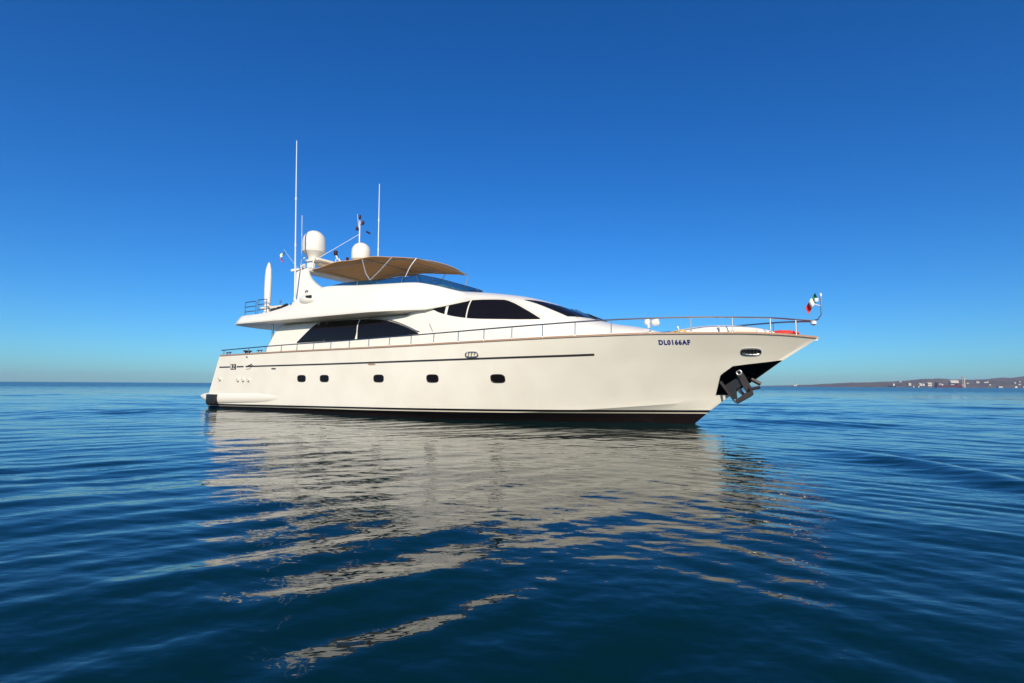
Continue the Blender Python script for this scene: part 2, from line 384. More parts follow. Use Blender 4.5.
    bm = bmesh.new(); box(bm, (-2.2*k, 0, .5*k), (2.4*k, 10, k)); link('keeper_house', bm, W, e, 0)
    def ship(name, lab, cat, px, L, hgt, beam, hm, Y, house, mast=0, grp=None):
        k = Y / 520; e = thing(name, lab, cat, (mpx(px, Y), Y, 0), 0, grp)
        rows = []; Lm = L * k
        for i in range(13):
            u = i / 12; x = -Lm/2 + Lm * u; t = beam/2 * (1 - max(0, (u - .6) / .4) ** 2) * (.85 + .15 * min(1, u * 5)); sh = hgt * k * (1 + .5 * max(0, u - .6) / .4)
            t = max(t, .05)
            rows.append([(x, -t, sh), (x - .01, -t * .8, -1), (x - .01, t * .8, -1), (x, t, sh)])
        bm = bmesh.new(); loft(bm, rows, closed=True, cap0=True, cap1=True); link('ship_hull' if L > 3 else 'boat_hull', bm, hm, e)
        for (x, wd, z, ht, mm) in house:
            bm = bmesh.new(); box(bm, (x*k, 0, (z + ht/2)*k), (wd*k, beam*.6, ht*k)); link('deckhouse', bm, mm, e, 0)
        if mast: bm = bmesh.new(); tube(bm, [(house[0][0]*k, 0, (house[0][2] + house[0][3])*k), (house[0][0]*k, 0, (house[0][2] + house[0][3] + mast)*k)], .12*k, 6); link('mast', bm, GR, e)
    ship('tugboat', 'dark tugboat with white wheelhouse on the far water, left of the buildings', 'tugboat', 891.5, 7, 1.3, 12, DK, 2300, [(.9, 1.6, 1.3, 2.2, W)], 1.5)
    ship('cargo_ship', 'long dark red moored cargo ship in front of the far warehouse', 'cargo ship', 947, 25, 2.2, 22, RD, 2600, [(-11, 2, 2.2, 3, DK), (9, 2.5, 2.2, 1.6, RD)], .8)
    ship('motorboat', 'tiny red boat on the water below the two far towers', 'motorboat', 960.5, 3.2, .8, 9, RD, 2200, [(.3, 1.2, .8, 1.0, mat('bright_red_paint', (.6, .04, .05), .5, var=.1))])
    G2 = 'small white boats near the far shore'
    ship('motorboat', 'small white boat on the far water near the right edge, bigger one', 'motorboat', 1014.5, 3.4, .9, 9, W, 2300, [(-.3, 1.6, .9, 1.1, W)], 0, G2)
    ship('motorboat', 'small white boat cut by the right edge of the far water', 'motorboat', 1022.5, 2.6, .8, 8, W, 2400, [(-.3, 1.2, .8, .8, W)], 0, G2)
    ship('motorboat', 'small white boat in front of the leftmost small white far building', 'motorboat', 912.6, 1.6, .7, 6, W, 2500, [(0, .8, .7, .8, W)], 0, G2)
    ship('motorboat', 'small white boat in front of the white round storage tank', 'motorboat', 917.5, 1.6, .7, 6, W, 2520, [(0, .8, .7, .8, W)], 0, G2)
build_coast()

# ------------------------------------------------------------------ the yacht (x = from stern to bow, -y = starboard, towards the camera)
YAW = rad(-30)
Y0 = thing('motor_yacht', 'large white motor yacht with tan awning lying on the calm blue sea', 'yacht', (-13.596, 28.190, 0), YAW)
def Ts(s): return 3.05 * (.985 + .015 * min(1, s / 5)) * (1 - max(0, min(1, (s - 12.5) / 13.6)) ** 3.0)       # half breadth at the sheer
SH = [(0, 2.53), (1.3, 2.55), (6.5, 2.61), (12.7, 2.65), (16.4, 2.70), (20, 2.77), (22, 2.80), (24, 2.80), (25, 2.77), (26.1, 2.68)]
def Zs(s): return spline(SH, s)
STEM = [(-.9, 21.2), (0, 22.5), (.42, 22.97), (.89, 23.55), (1.49, 24.42), (2.0, 25.09), (2.68, 26.1)]     # z -> s on the stem
def build_hull():
    # rows at height fraction v from the chine (v=0) to the sheer (v=1); two rows below the chine
    NU = 90; us = [(i / NU) for i in range(NU + 1)]; us = [1 - (1 - u) ** 1.35 for u in us]
    rows = []
    def row(kind, v):
        r = []
        for u in us:
            if kind == 'up':
                z_end = .8 + (2.68 - .8) * v; s1 = lerp(STEM, z_end); s0 = .06 + 1.18 * v
                s = s0 + (s1 - s0) * u
                zc = .22 + .58 * min(1, max(0, (s - 15) / 8.35)) ** 1.5
                z = zc + (Zs(s) - zc) * v
                if u == 1: z = z_end
                x = (s - s0) / (s1 - s0)
                e = 1.95 + 1.05 * v ** 1.3
                a = 2.9 + .15 * v ** .8
                t = a * (.985 + .015 * min(1, x * 5)) * (1 - max(0, (x - .47) / .53) ** e)
                if v > .93:
                    pass
            else:                                     # below the chine down to the keel
                z_end = .8 - 1.7 * v; s1 = lerp(STEM, z_end); s0 = .06 - .1 * v
                s = s0 + (s1 - s0) * u
                zc = .22 + .58 * min(1, max(0, (s - 15) / 8.35)) ** 1.5
                z = zc - (zc + .9) * v
                if u == 1: z = z_end
                x = (s - s0) / (s1 - s0)
                t = (2.9 - .25 * v) * (.985 + .015 * min(1, x * 5)) * (1 - max(0, (x - .47) / .53) ** (1.95 - .35 * min(1, v * 2.5)))
                t -= .10 * min(1, v * 8) * min(1, (1 - u) * 12)
            r.append(Vector((s, -(.016 + max(t, 0)), z)))
        return r
    for v in (1, .7, .45, .25, .1): rows.append(row('dn', v))
    for v in [0, .04, .1, .18, .27, .36, .45, .54, .63, .72, .8, .87, .93, .97, 1]: rows.append(row('up', v))
    bm = bmesh.new()
    Rr = loft(bm, rows)
    mir = loft(bm, [[Vector((p.x, -p.y, p.z)) for p in r] for r in rows])
    for k in range(len(rows) - 1):                   # transom and stem closing
        bm.faces.new((Rr[k][0], Rr[k+1][0], mir[k+1][0], mir[k][0])); bm.faces.new((Rr[k][-1], mir[k][-1], mir[k+1][-1], Rr[k+1][-1]))
    for i in range(NU): bm.faces.new((Rr[0][i], mir[0][i], mir[0][i+1], Rr[0][i+1]))
    # inner bulwark + deck
    def inner(dz, inset): return [Vector((p.x + (.12 if i == 0 else 0) - (inset * 1.5 if i == NU else 0), min(-.01, p.y + inset), p.z - dz(p.x))) for i, p in enumerate(rows[-1])]
    dk = lambda s: .5 if s < 17 else max(.1, .5 - (s - 17) * .1)
    a = [bm.verts.new(p) for p in inner(lambda s: 0, .1)]; a2 = [bm.verts.new(Vector((v.co.x, -v.co.y, v.co.z))) for v in a]
    b = [bm.verts.new(p) for p in inner(dk, .12)]; b2 = [bm.verts.new(Vector((v.co.x, -v.co.y, v.co.z))) for v in b]
    for i in range(NU):
        bm.faces.new((Rr[-1][i], a[i], a[i+1], Rr[-1][i+1])); bm.faces.new((mir[-1][i], mir[-1][i+1], a2[i+1], a2[i]))
        bm.faces.new((a[i], b[i], b[i+1], a[i+1])); bm.faces.new((a2[i], a2[i+1], b2[i+1], b2[i]))
        bm.faces.new((b[i], b2[i], b2[i+1], b[i+1]))
    bm.faces.new((Rr[-1][0], mir[-1][0], a2[0], a[0])); bm.faces.new((a[0], a2[0], b2[0], b[0]))
    m = mat('hull_paint', (.80, .765, .69), .22, coat=.6)
    n = m.node_tree; bs = n.nodes['Principled BSDF']; tc = n.nodes.new('ShaderNodeTexCoord'); sx = n.nodes.new('ShaderNodeSeparateXYZ')
    n.links.new(tc.outputs['Object'], sx.inputs[0])
    ml = n.nodes.new('ShaderNodeMath'); ml.operation = 'MULTIPLY_ADD'; ml.inputs[1].default_value = -.0105; n.links.new(sx.outputs['X'], ml.inputs[0]); n.links.new(sx.outputs['Z'], ml.inputs[2])
    cr = n.nodes.new('ShaderNodeValToRGB'); cr.color_ramp.interpolation = 'CONSTANT'; e = cr.color_ramp.elements
    # value = (z - .0105 s + .5), ramp between dark boot, white pinstripe, black line and gelcoat
    ad = n.nodes.new('ShaderNodeMath'); ad.operation = 'ADD'; ad.inputs[1].default_value = .5; n.links.new(ml.outputs[0], ad.inputs[0])
    e[0].position = 0; e[0].color = (.014, .009, .011, 1); e[1].position = .61; e[1].color = (.72, .70, .64, 1)
    x = e.new(.652); x.color = (.015, .015, .018, 1); x = e.new(.724); x.color = (1, 1, 1, 1)
    nz = n.nodes.new('ShaderNodeTexNoise'); nz.inputs['Scale'].default_value = .9; nz.inputs['Detail'].default_value = 6; n.links.new(tc.outputs['Object'], nz.inputs['Vector'])
    c2 = n.nodes.new('ShaderNodeValToRGB'); c2.color_ramp.elements[0].position = .35; c2.color_ramp.elements[0].color = (.81, .755, .64, 1); c2.color_ramp.elements[1].position = .65; c2.color_ramp.elements[1].color = (.86, .81, .70, 1)
    n.links.new(nz.outputs[0], c2.inputs[0])
    mx = n.nodes.new('ShaderNodeMix'); mx.data_type = 'RGBA'; mx.blend_type = 'MULTIPLY'; mx.inputs[0].default_value = 1
    n.links.new(ad.outputs[0], cr.inputs[0]); n.links.new(cr.outputs[0], mx.inputs[6]); n.links.new(c2.outputs[0], mx.inputs[7]); n.links.new(mx.outputs[2], bs.inputs['Base Color'])
    return link('hull', bm, m, Y0, smooth=16)
hull = build_hull(); HB = bvh_of(hull)
def sheer_pt(s, side=-1, off=0, dz=0):
    h = side_hit(HB, s, Zs(s) - .03, side, 0)
    y = (h.y if h else side * .05)
    return Vector((s, y - side * off, Zs(s) + dz))

# teak cap rail along the sheer
bm = bmesh.new()
sts = [1.26 + (26.02 - 1.26) * (1 - (1 - i / 90) ** 1.3) for i in range(91)]
for side in (-1, 1):
    rows = []
    for s in sts:
        p = sheer_pt(s, side); o_ = Vector((0, side, 0))
        rows.append([p + o_ * .035 + Vector((0, 0, -.035)), p + o_ * .035 + Vector((0, 0, .02)), p - o_ * .10 + Vector((0, 0, .02)), p - o_ * .10 + Vector((0, 0, -.02))])
    loft(bm, rows, closed=True, cap0=True, cap1=True)
tip = sheer_pt(25.95, -1)
link('cap_rail', bm, M['teak'], Y0)

# dark side stripe, broken by the emblem near the stern, on both sides
def zst(s): return spline([(1, 1.98), (8, 2.02), (14, 2.08), (19, 2.16), (20.4, 2.2)], s)
for side in (-1, 1):
    for a, b in ((1.22, 2.08), (2.62, 3.15), (3.3, 20.0)):
        bm = patch(HB, a, b, lambda s: zst(s) + .032, lambda s: zst(s) - .032, n=int(4 + (b - a) * 3), m=1, off=.008, side=side, thick=.012); link('side_stripe', bm, M['navy'], hull)
# emblem: dark plate with pale strokes
e_ = link('emblem', patch(HB, 2.14, 2.56, lambda s: zst(s) + .13, lambda s: zst(s) - .13, n=4, m=2, off=.01, thick=.012), M['navy'], hull)
bm = bmesh.new()
def stroke(bm, pts, wd=.016, off=.024):
    for (a, c), (b, d) in zip(pts, pts[1:]):
        tube(bm, [side_hit(HB, a, c, -1, off), side_hit(HB, b, d, -1, off)], wd, 4)
z0 = zst(2.4); stroke(bm, [(2.20, z0 + .05), (2.25, z0 + .09), (2.25, z0 - .09)]); stroke(bm, [(2.35, z0 + .07), (2.42, z0 + .09), (2.48, z0 + .05), (2.35, z0 - .09), (2.49, z0 - .09)])
link('emblem_mark', bm, M['white'], e_)
bm = bmesh.new(); z0 = zst(4.3); stroke(bm, [(3.5, z0 + .03), (3.66, z0 + .05), (3.74, z0 + .1), (3.84, z0 + .03)], .024, .012); stroke(bm, [(3.35, z0 - .13), (3.6, z0 - .12), (3.84, z0 + .03)], .01, .01)
link('maker_mark', bm, M['navy'], hull)

# portholes
for s in (7.2, 8.6, 11.6, 14.15, 16.72):
    z = 1.44
    f_ = link('porthole', oval_ring(HB, s, z, .25, .135, .016, 3.4, .006), M['black'], Y0)
    link('glass_pane', oval_patch(HB, s, z, .24, .125, 3.4, .006), M['glass'], f_)
# chromed hawse holes (one amidships, one at the bow)
def hawse(s, z, a, b, bars, fill):
    f_ = link('hawse_hole', oval_ring(HB, s, z, a, b, .028, 3, .012), M['steel'], Y0)
    link('opening', oval_patch(HB, s, z, a, b, 3, .007), fill, f_)
    bm = bmesh.new()
    for q in bars: tube(bm, [side_hit(HB, s + q - .02, z - b * .7, -1, .02), side_hit(HB, s + q + .02, z + b * .7, -1, .02)], .02, 6)
    link('roller', bm, M['steel'], f_)
HAW = ((15.84, 2.25, .24, .085), (24.3, 2.27, .25, .085))
hawse(*HAW[0], (-.12, .0, .12), M['cream']); hawse(*HAW[1], (-.15, -.05, .05, .15), M['black'])
# small fittings in the side: scupper, outlets, nav plates
for s, z, a, b, mm, nm in ((3.4, 2.42, .05, .04, 'black', 'scupper'), (5.35, 1.87, .16, .03, 'black', 'vent_slot'), (11.25, 1.98, .2, .03, 'teak', 'vent_slot')):
    link(nm, oval_patch(HB, s, z, a, b, 3, .01), M[mm], hull)
for s, z in ((1.3, 1.42), (2.75, 1.38), (3.15, 1.38), (3.55, 1.38)):
    p = side_hit(HB, s, z, -1, 0); bm = bmesh.new(); lathe(bm, [(.045, -.01), (.075, 0), (.075, .08), (.05, .09), (.05, .02), (0, .02)], p, 14, Matrix.Rotation(rad(90), 4, 'X'))
    link('outlet', bm, M['frame'], hull)

# registration lettering
fc = bpy.data.curves.new('registration', 'FONT'); fc.body = 'DL0166AF'; fc.size = .33; fc.offset = .016; fc.space_character = 1.2; fc.resolution_u = 3
fo = bpy.data.objects.new('registration', fc); C.objects.link(fo)
me = bpy.data.meshes.new_from_object(fo.evaluated_get(bpy.context.evaluated_depsgraph_get())); bpy.data.objects.remove(fo)
bm = bmesh.new(); bm.from_mesh(me); xs = [v.co.x for v in bm.verts]; wdt = max(xs) - min(xs)
LS0, LS1, LZ = 21.9, 22.75, 2.47
for v in bm.verts:
    s = LS0 + (LS1 - LS0) * (v.co.x - min(xs)) / wdt
    v.co = side_hit(HB, s, LZ + v.co.y * .56, -1, .008)
link('registration_letters', bm, M['blue'], hull, smooth=0)

# stern sponson and bathing platform, dark recess under it
bm = bmesh.new(); rows = []
for i in range(41):
    s = -.55 + 8.0 * i / 40; u = i / 40
    g = min(1, ((u + .001) / .12) ** .6) * (1 - max(0, (u - .55) / .45) ** 1.8)
    zt = .60 - .13 * min(1, u / .12); base = 2.82
    r_ = .29 * g + .004
    rows.append([(s, -(base + .19 * g * math.cos(a)), zt + .2 * u + r_ * math.sin(a) * .95) for a in [2 * math.pi * k / 16 for k in range(16)]])
loft(bm, rows, closed=True, cap0=True, cap1=True); link('spray_rail', bm, M['gel'], Y0)
bm = bmesh.new(); box(bm, (-.05, 0, .5), (.9, 5.5, .3), bevel=.1); link('bathing_platform', bm, M['gel'], Y0)
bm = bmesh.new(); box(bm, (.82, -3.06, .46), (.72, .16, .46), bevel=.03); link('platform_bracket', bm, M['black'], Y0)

# ---- bow: polished shield plate around the stem and the anchor
bm = bmesh.new(); grids = []
def stem_s(z): return lerp(STEM, z)
PL = ((23.1, .98), (23.25, 1.6), (23.65, 1.86), (25.05, 2.03))
for side in (-1, 1):
    g = []
    for i in range(19):
        z = .97 + (2.02 - .97) * i / 18
        sa = lerp([(.97, 23.22), (1.58, 23.42), (1.86, 23.8), (1.93, 24.4), (2.02, 25.02)], z); sb = stem_s(z) - .02; row = []
        for k in range(11):
            s = sa + (sb - sa) * k / 10
            h = side_hit(HB, s, z, side, .02); row.append(h if h else Vector((s, side * .03, z)))
        g.append(row)
    sheet(bm, g, .014)
link('stem_shield', bm, M['darksteel'], Y0)
def plate(bm, poly, y0, y1):               # closed plate from a polygon in the x-z plane
    a = [bm.verts.new((x, y0, z)) for x, z in poly]; b = [bm.verts.new((x, y1, z)) for x, z in poly]
    bm.faces.new(a); bm.faces.new(b[::-1])
    for k in range(len(poly)): bm.faces.new((a[k], a[(k+1) % len(poly)], b[(k+1) % len(poly)], b[k]))
anc = bpy.data.objects.new('anchor', None); C.objects.link(anc); anc.parent = Y0; anc.location = (23.95, -.30, 1.25)
bm = bmesh.new(); plate(bm, [(-.17, .55), (-.02, .6), (.2, .18), (.33, -.12), (.16, -.2), (.02, .1)], -.07, .05); bmesh.ops.bevel(bm, geom=list(bm.edges), offset=.015, segments=1, affect='EDGES'); link('shank', bm, M['galv'], anc)
bm = bmesh.new(); plate(bm, [(.33, -.12), (.36, -.26), (.27, -.34), (-.1, -.56), (-.16, -.44), (.12, -.25), (.16, -.2)], -.1, .04); bmesh.ops.bevel(bm, geom=list(bm.edges), offset=.015, segments=1, affect='EDGES'); link('fluke', bm, M['galv'], anc)
bm = bmesh.new(); plate(bm, [(-.1, -.56), (-.18, -.5), (-.6, .12), (-.57, .22), (-.42, .0), (-.25, -.3)], -.14, -.12); link('fluke', bm, M['galv'], anc)
bm = bmesh.new(); plate(bm, [(-.02, -.1), (.14, -.3), (.1, -.36), (-.06, -.22), (-.2, .1), (-.3, .3), (-.2, .3)], .1, .22); link('fluke', bm, M['galv'], anc)
bm = bmesh.new(); tube(bm, [(-.02, -.12, .3), (.0, .2, .32)], .05, 10); tube(bm, [(.24, -.12, -.12), (.5, .25, -.05)], .045, 8); tube(bm, [(.3, .05, .2), (.55, .1, .05)], .06, 8); link('stock', bm, M['galv'], anc)
bm = bmesh.new(); plate(bm, [(-.55, .2), (-.2, -.42), (-.1, -.4), (-.12, -.1), (.02, -.02), (.08, .1), (-.06, .5), (-.3, .42)], .0, .03); link('shadow_infill', bm, M['black'], anc)  # black sheet standing in for the shadow between left fluke and shank
bm = bmesh.new()
tube(bm, [(-.02 + .07 * math.cos(a), -.11, .40 + .07 * math.sin(a)) for a in [2 * math.pi * k / 14 for k in range(15)]], .02, 6); link('shackle', bm, M['tubing'], anc)
for q in range(4):
    bm = bmesh.new(); c0 = Vector((-.02 + .05 * q, -.1 + .02 * q, .5 + .085 * q))
    tube(bm, [c0 + Vector((.035 * math.cos(a), .035 * math.cos(a) * (q % 2) , .065 * math.sin(a))) for a in [2 * math.pi * k / 12 for k in range(13)]], .014, 6); link('chain_link', bm, M['galv'], anc)
bm = bmesh.new(); plate(bm, [(-.62, .2), (-.5, .45), (-.1, .62), (-.08, .54), (-.44, .36), (-.52, .18)], -.09, -.03); link('pocket_rim', bm, M['steel'], anc)

# ---- deckhouse: one lofted skin from the saloon's aft end to the foredeck
HW = [(3.7, 2.38), (12, 2.42), (14, 2.38), (16, 2.28), (17.5, 2.12), (19, 1.9), (20.5, 1.6), (21.6, 1.2), (22.3, .7)]
HH = [(3.7, 4.02), (12.2, 4.02), (12.9, 4.75), (13.4, 4.98), (14.2, 4.9), (15.4, 4.75), (16.5, 4.57), (17.3, 4.37), (18.2, 4.02), (19.3, 3.56), (20.0, 3.36), (20.8, 3.22), (21.6, 3.0), (22.3, 2.75)]
HN = [(3.7, 9), (12.2, 9), (13.2, 4.0), (16, 3.3), (18, 3.0), (20, 2.6), (22.3, 2.2)]
rows = []; K = 22
for i in range(95):
    s = 3.7 + (22.3 - 3.7) * i / 94
    W_, H_, n_ = spline(HW, s), spline(HH, s), lerp(HN, s); z0 = 2.3; half = []
    for k in range(K + 1):
        ph = math.pi / 2 * k / K
        t = W_ * abs(math.cos(ph)) ** (2 / n_) if k < K else 0
        z = z0 + (H_ - z0) * abs(math.sin(ph)) ** (2 / n_)
        half.append((t, z))
    half = [(W_ + .02, 1.9)] + half
    rk = max(0, 1 - (s - 3.7) / 2) * .75
    pts = [(s + rk * (z - 2.6), -t, z) for t, z in half] + [(s + rk * (z - 2.6), t, z) for t, z in half[-2::-1]]
    rows.append(pts)
bm = bmesh.new(); loft(bm, rows, cap0=True, cap1=True); house = link('deckhouse', bm, M['white'], Y0, smooth=35); DB = bvh_of(house)

# ---- flybridge shell with its overhanging wings
FE = [(1.9, 2.75), (2.6, 3.0), (10.5, 3.0), (12.4, 2.72), (13.8, 2.34), (15, 2.0)]                     # lower edge half breadth
FZ = [(1.9, 4.0), (13.3, 4.03), (14, 4.12), (15, 4.3)]
FC = [(1.9, 4.22), (2.35, 4.43), (3.8, 4.46), (5.0, 4.58), (5.7, 4.72), (6.3, 5.06), (7.0, 5.36), (7.8, 5.44), (9.5, 5.34), (11, 5.27), (12.5, 5.2), (13.3, 5.05), (14, 4.86), (15, 4.6)]
FT = [(1.9, 2.6), (2.6, 2.72), (5.5, 2.68), (7.5, 2.35), (12, 2.2), (13.3, 2.0), (14.2, 1.7), (15, 1.3)]
rows = []
for i in range(80):
    s = 1.9 + 13.1 * i / 79
    te, ze, zc, tcn = spline(FE, s), lerp(FZ, s), spline(FC, s), spline(FT, s)
    fl = min(4.42, zc - .03) if s < 12 else zc - .05
    half = [(0, 3.94 if s < 12.5 else 4.1), (1.6, 3.95 if s < 12.5 else ze - .03), (te - .25, ze - .02), (te, ze), (te + .015, ze + .06)]
    for q in (.12, .3, .5, .7, .85, .95): half.append((te + (tcn - te) * (q ** 1.25) , ze + .06 + (zc - ze - .06) * (1 - (1 - q) ** 1.15)))
    half += [(tcn - .01, zc - .005), (tcn - .06, zc + .01), (tcn - .16, zc - .01), (tcn - .2, fl), (0, fl)]
    rows.append([(s, -t, z) for t, z in half] + [(s, t, z) for t, z in half[-2:0:-1]])
bm = bmesh.new(); loft(bm, rows, closed=True, cap0=True, cap1=True); fly = link('flybridge', bm, M['white'], Y0, smooth=38); FB = bvh_of(fly)

# ---- windows
# saloon side window (three panes split by pale mullions)
wt = lambda s: spline([(6.02, 3.06), (6.5, 3.38), (7.1, 3.78), (7.35, 3.9), (9, 3.89), (10.6, 3.83), (11.3, 3.74), (12.0, 3.56), (12.6, 3.34), (12.98, 3.17)], s)
wb = lambda s: spline([(6.0, 3.03), (12.6, 3.07), (12.98, 3.12)], s)
for side in (-1, 1):
    for a, b in ((6.02, 7.78), (7.80, 9.72), (9.79, 12.98)):
        link('saloon_window', patch(DB, a, b, wt, wb, n=16, m=5, off=.02, side=side, thick=.03), M['glass'], house)
    bm = bmesh.new(); tube(bm, [side_hit(DB, 9.7, 3.04, side, .03), side_hit(DB, 9.78, 3.86, side, .03)], .026, 6); link('mullion', bm, M['frame'], house)
    bm = bmesh.new(); tube(bm, [side_hit(DB, 7.77, 3.04, side, .012), side_hit(DB, 7.79, 3.88, side, .012)], .016, 6); link('mullion', bm, M['steel'], house)
    bm = bmesh.new(); pts = [side_hit(DB, s, wt(s) + .045, side, .012) for s in [10.2 + 2.85 * k / 20 for k in range(21)]]; tube(bm, pts, .025, 6); link('window_trim', bm, M['steel'], house)
# wheelhouse side window
pt = lambda s: spline([(13.45, 4.14), (14.3, 4.27), (15.3, 4.32), (16.3, 4.28), (16.7, 4.15), (17.3, 3.84), (17.88, 3.50)], s)
pb = lambda s: spline([(13.45, 4.10), (13.9, 3.9), (14.6, 3.72), (15.4, 3.6), (16.6, 3.52), (17.4, 3.48), (17.88, 3.47)], s)
for side in (-1, 1):
    for a, b in ((13.45, 14.12), (14.24, 15.05), (15.11, 17.88)):
        link('wheelhouse_window', patch(DB, a, b, pt, pb, n=18, m=6, off=.018, side=side, thick=.03), M['glass'], house)
    bm = bmesh.new(); tube(bm, [side_hit(DB, s, pt(s) + .05, side, .012) for s in [13.4 + 4.55 * k / 30 for k in range(31)]], .014, 6); link('window_trim', bm, M['frame'], house)
    # side door seams and handle
    bm = bmesh.new()
    for sa, sb, zt_ in ((13.3, 13.0, 4.0), (14.25, 13.85, 3.78)): tube(bm, [side_hit(DB, sa + (sb - sa) * k / 8, zt_ + (2.75 - zt_) * k / 8, side, .004) for k in range(9)], .012, 5)
    d_ = link('door_seam', bm, M['frame'], house)
    bm = bmesh.new(); tube(bm, [side_hit(DB, 13.52, 3.5, side, .05), side_hit(DB, 13.68, 3.22, side, .05)], .014, 6); link('door_handle', bm, M['steel'], house)
# windscreen: five raked panes round the front
def ws_top(t): return 18.3 - .66 * t * t
def ws_bot(t): return 19.4 - .36 * t * t
edges = [-1.42, -.9, -.32, .32, .9, 1.42]
for a, b in zip(edges, edges[1:]):
    g = []
    for i in range(9):
        t = a + .025 + (b - a - .05) * i / 8; row = []
        for k in range(11):
            s = ws_top(t) + (ws_bot(t) - ws_top(t)) * k / 10
            row.append(top_hit(DB, s, t, .02))
        g.append(row)
    bm = bmesh.new(); sheet(bm, g, .03); link('windscreen_pane', bm, M['glass'], house)
for t in (-1.2, -.65, .1, .65, 1.1):
    bm = bmesh.new(); pts = [top_hit(DB, 19.5 - .36*t*t - q, t + .25 * q, .06 + .02 * math.sin(q * 2)) for q in (0, .2, .4, .6, .8)]; tube(bm, pts, .014, 6)
    q = top_hit(DB, 19.1 - .4*t*t, t + .05, .045); q2 = top_hit(DB, 18.6 - .5*t*t, t + .2, .045); tube(bm, [q, q2], .012, 5); link('wiper', bm, M['black'], house)

# ---- flybridge fittings
# tinted wind screen round the front of the flybridge
base = [(7.9, 2.15)] + [(s, spline(FT, s) - .1) for s in (8.6, 9.4, 10.2, 11, 11.8)] 
for k in range(1, 15):
    a = math.pi / 2 * k / 14; base.append((11.9 + 2.1 * math.sin(a), 2.1 * math.cos(a) ** .75))
hts = [.04, .12, .18, .2, .22, .26] + [.3, .36, .4, .42, .42, .42, .42, .42, .42, .42, .42, .42, .42, .42]
full = [(s, -t, h) for (s, t), h in zip(base, hts)] + [(s, t, h) for (s, t), h in zip(base[:-1], hts[:-1])][::-1]
rows = []
ctr = Vector((9.5, 0, 0))
for s, y, h in full:
    zb = spline(FC, min(s, 14.2)) + .0 - (.0 if s < 12 else .05)
    inw = (Vector((9.0, 0, 0)) - Vector((s, y, 0))).normalized() * (h * .55)
    if s < 11.9: inw = Vector((0, -math.copysign(1, y), 0)) * h * .3
    a = Vector((s, y, zb)); b = Vector((s, y, zb + h)) + inw
    d = inw.normalized() * .012
    rows.append([a, b, b + d, a + d])
bm = bmesh.new(); loft(bm, rows, closed=True, cap0=True, cap1=True); scr = link('flybridge_windscreen', bm, M['smoke'], Y0, smooth=50)
bm = bmesh.new(); tube(bm, [r[1] + Vector((0, 0, .008)) for r in rows], .014, 6); link('screen_rim', bm, M['navy'], scr)
for i in range(2, len(rows) - 2, 3):
    bm = bmesh.new(); tube(bm, [rows[i][0], rows[i][1]], .014, 5); link('screen_post', bm, M['steel'], scr)

# bimini awning (tan canvas on tube bows)
def bim(s, t):
    u = (s - 5.5) / (12.45 - 5.5)
    return 6.42 + .28 * math.sin(math.pi * min(1, u * 1.02)) ** .8 * (1 - .1 * u) - .06 * (t / 1.8) ** 2 + .03 * math.cos(2 * math.pi * u * 3) - .10 * max(0, u - .85) / .15
rows = []
for i in range(41):
    s = 5.5 + 6.95 * i / 40; rows.append([])
    for k in range(17):
        t = -1.85 + 3.7 * k / 16; e = .35 * (abs(t) / 1.85) ** 2
        ss_ = 5.5 + .0 * e + (6.95 - e) * i / 40
        rows[-1].append(Vector((ss_, t, bim(s, t))))
bm = bmesh.new(); top = loft(bm, rows); bot = loft(bm, [[p - Vector((0, 0, .02)) for p in r] for r in rows])
def rim(g): return g[0][:] + [r[-1] for r in g[1:]] + g[-1][-2::-1] + [r[0] for r in g[-2:0:-1]]
A, B = rim(top), rim(bot)
for k in range(len(A)): bm.faces.new((A[k], A[(k+1) % len(A)], B[(k+1) % len(A)], B[k]))
bimo = bpy.data.objects.new('bimini', None); C.objects.link(bimo); bimo.parent = Y0
link('canopy', bm, M['tan'], bimo, smooth=60)
def bow_tube(s, lean):                                   # a hoop across under the canvas with legs down to the coaming
    pts = [(s + lean, -2.02, 5.3), (s + lean * .4, -1.95, 5.9)] + [(s, t, bim(s, t) - .05) for t in [-1.82 + 3.64 * k / 12 for k in range(13)]] + [(s + lean * .4, 1.95, 5.9), (s + lean, 2.02, 5.3)]
    bm = bmesh.new(); tube(bm, pts, .022, 8); link('hoop', bm, M['tubing'], bimo)
for s, ln in ((5.65, .2), (9.3, .9), (11.0, -1.4), (12.3, -.5)): bow_tube(s, ln)
for side in (-1, 1):
    bm = bmesh.new(); tube(bm, [(5.5, side*1.8, bim(5.5, 1.8) - .05), (8.8, side * 1.2, bim(8.8, 0) - .05), (12.2, side*1.8, bim(12.2, 1.8) - .05)], .015, 6); tube(bm, [(9.6, side*.2, bim(9.6, 0) - .05), (10.9, side*1.75, bim(10.9, 1.8) - .05)], .015, 6); link('brace', bm, M['tubing'], bimo)

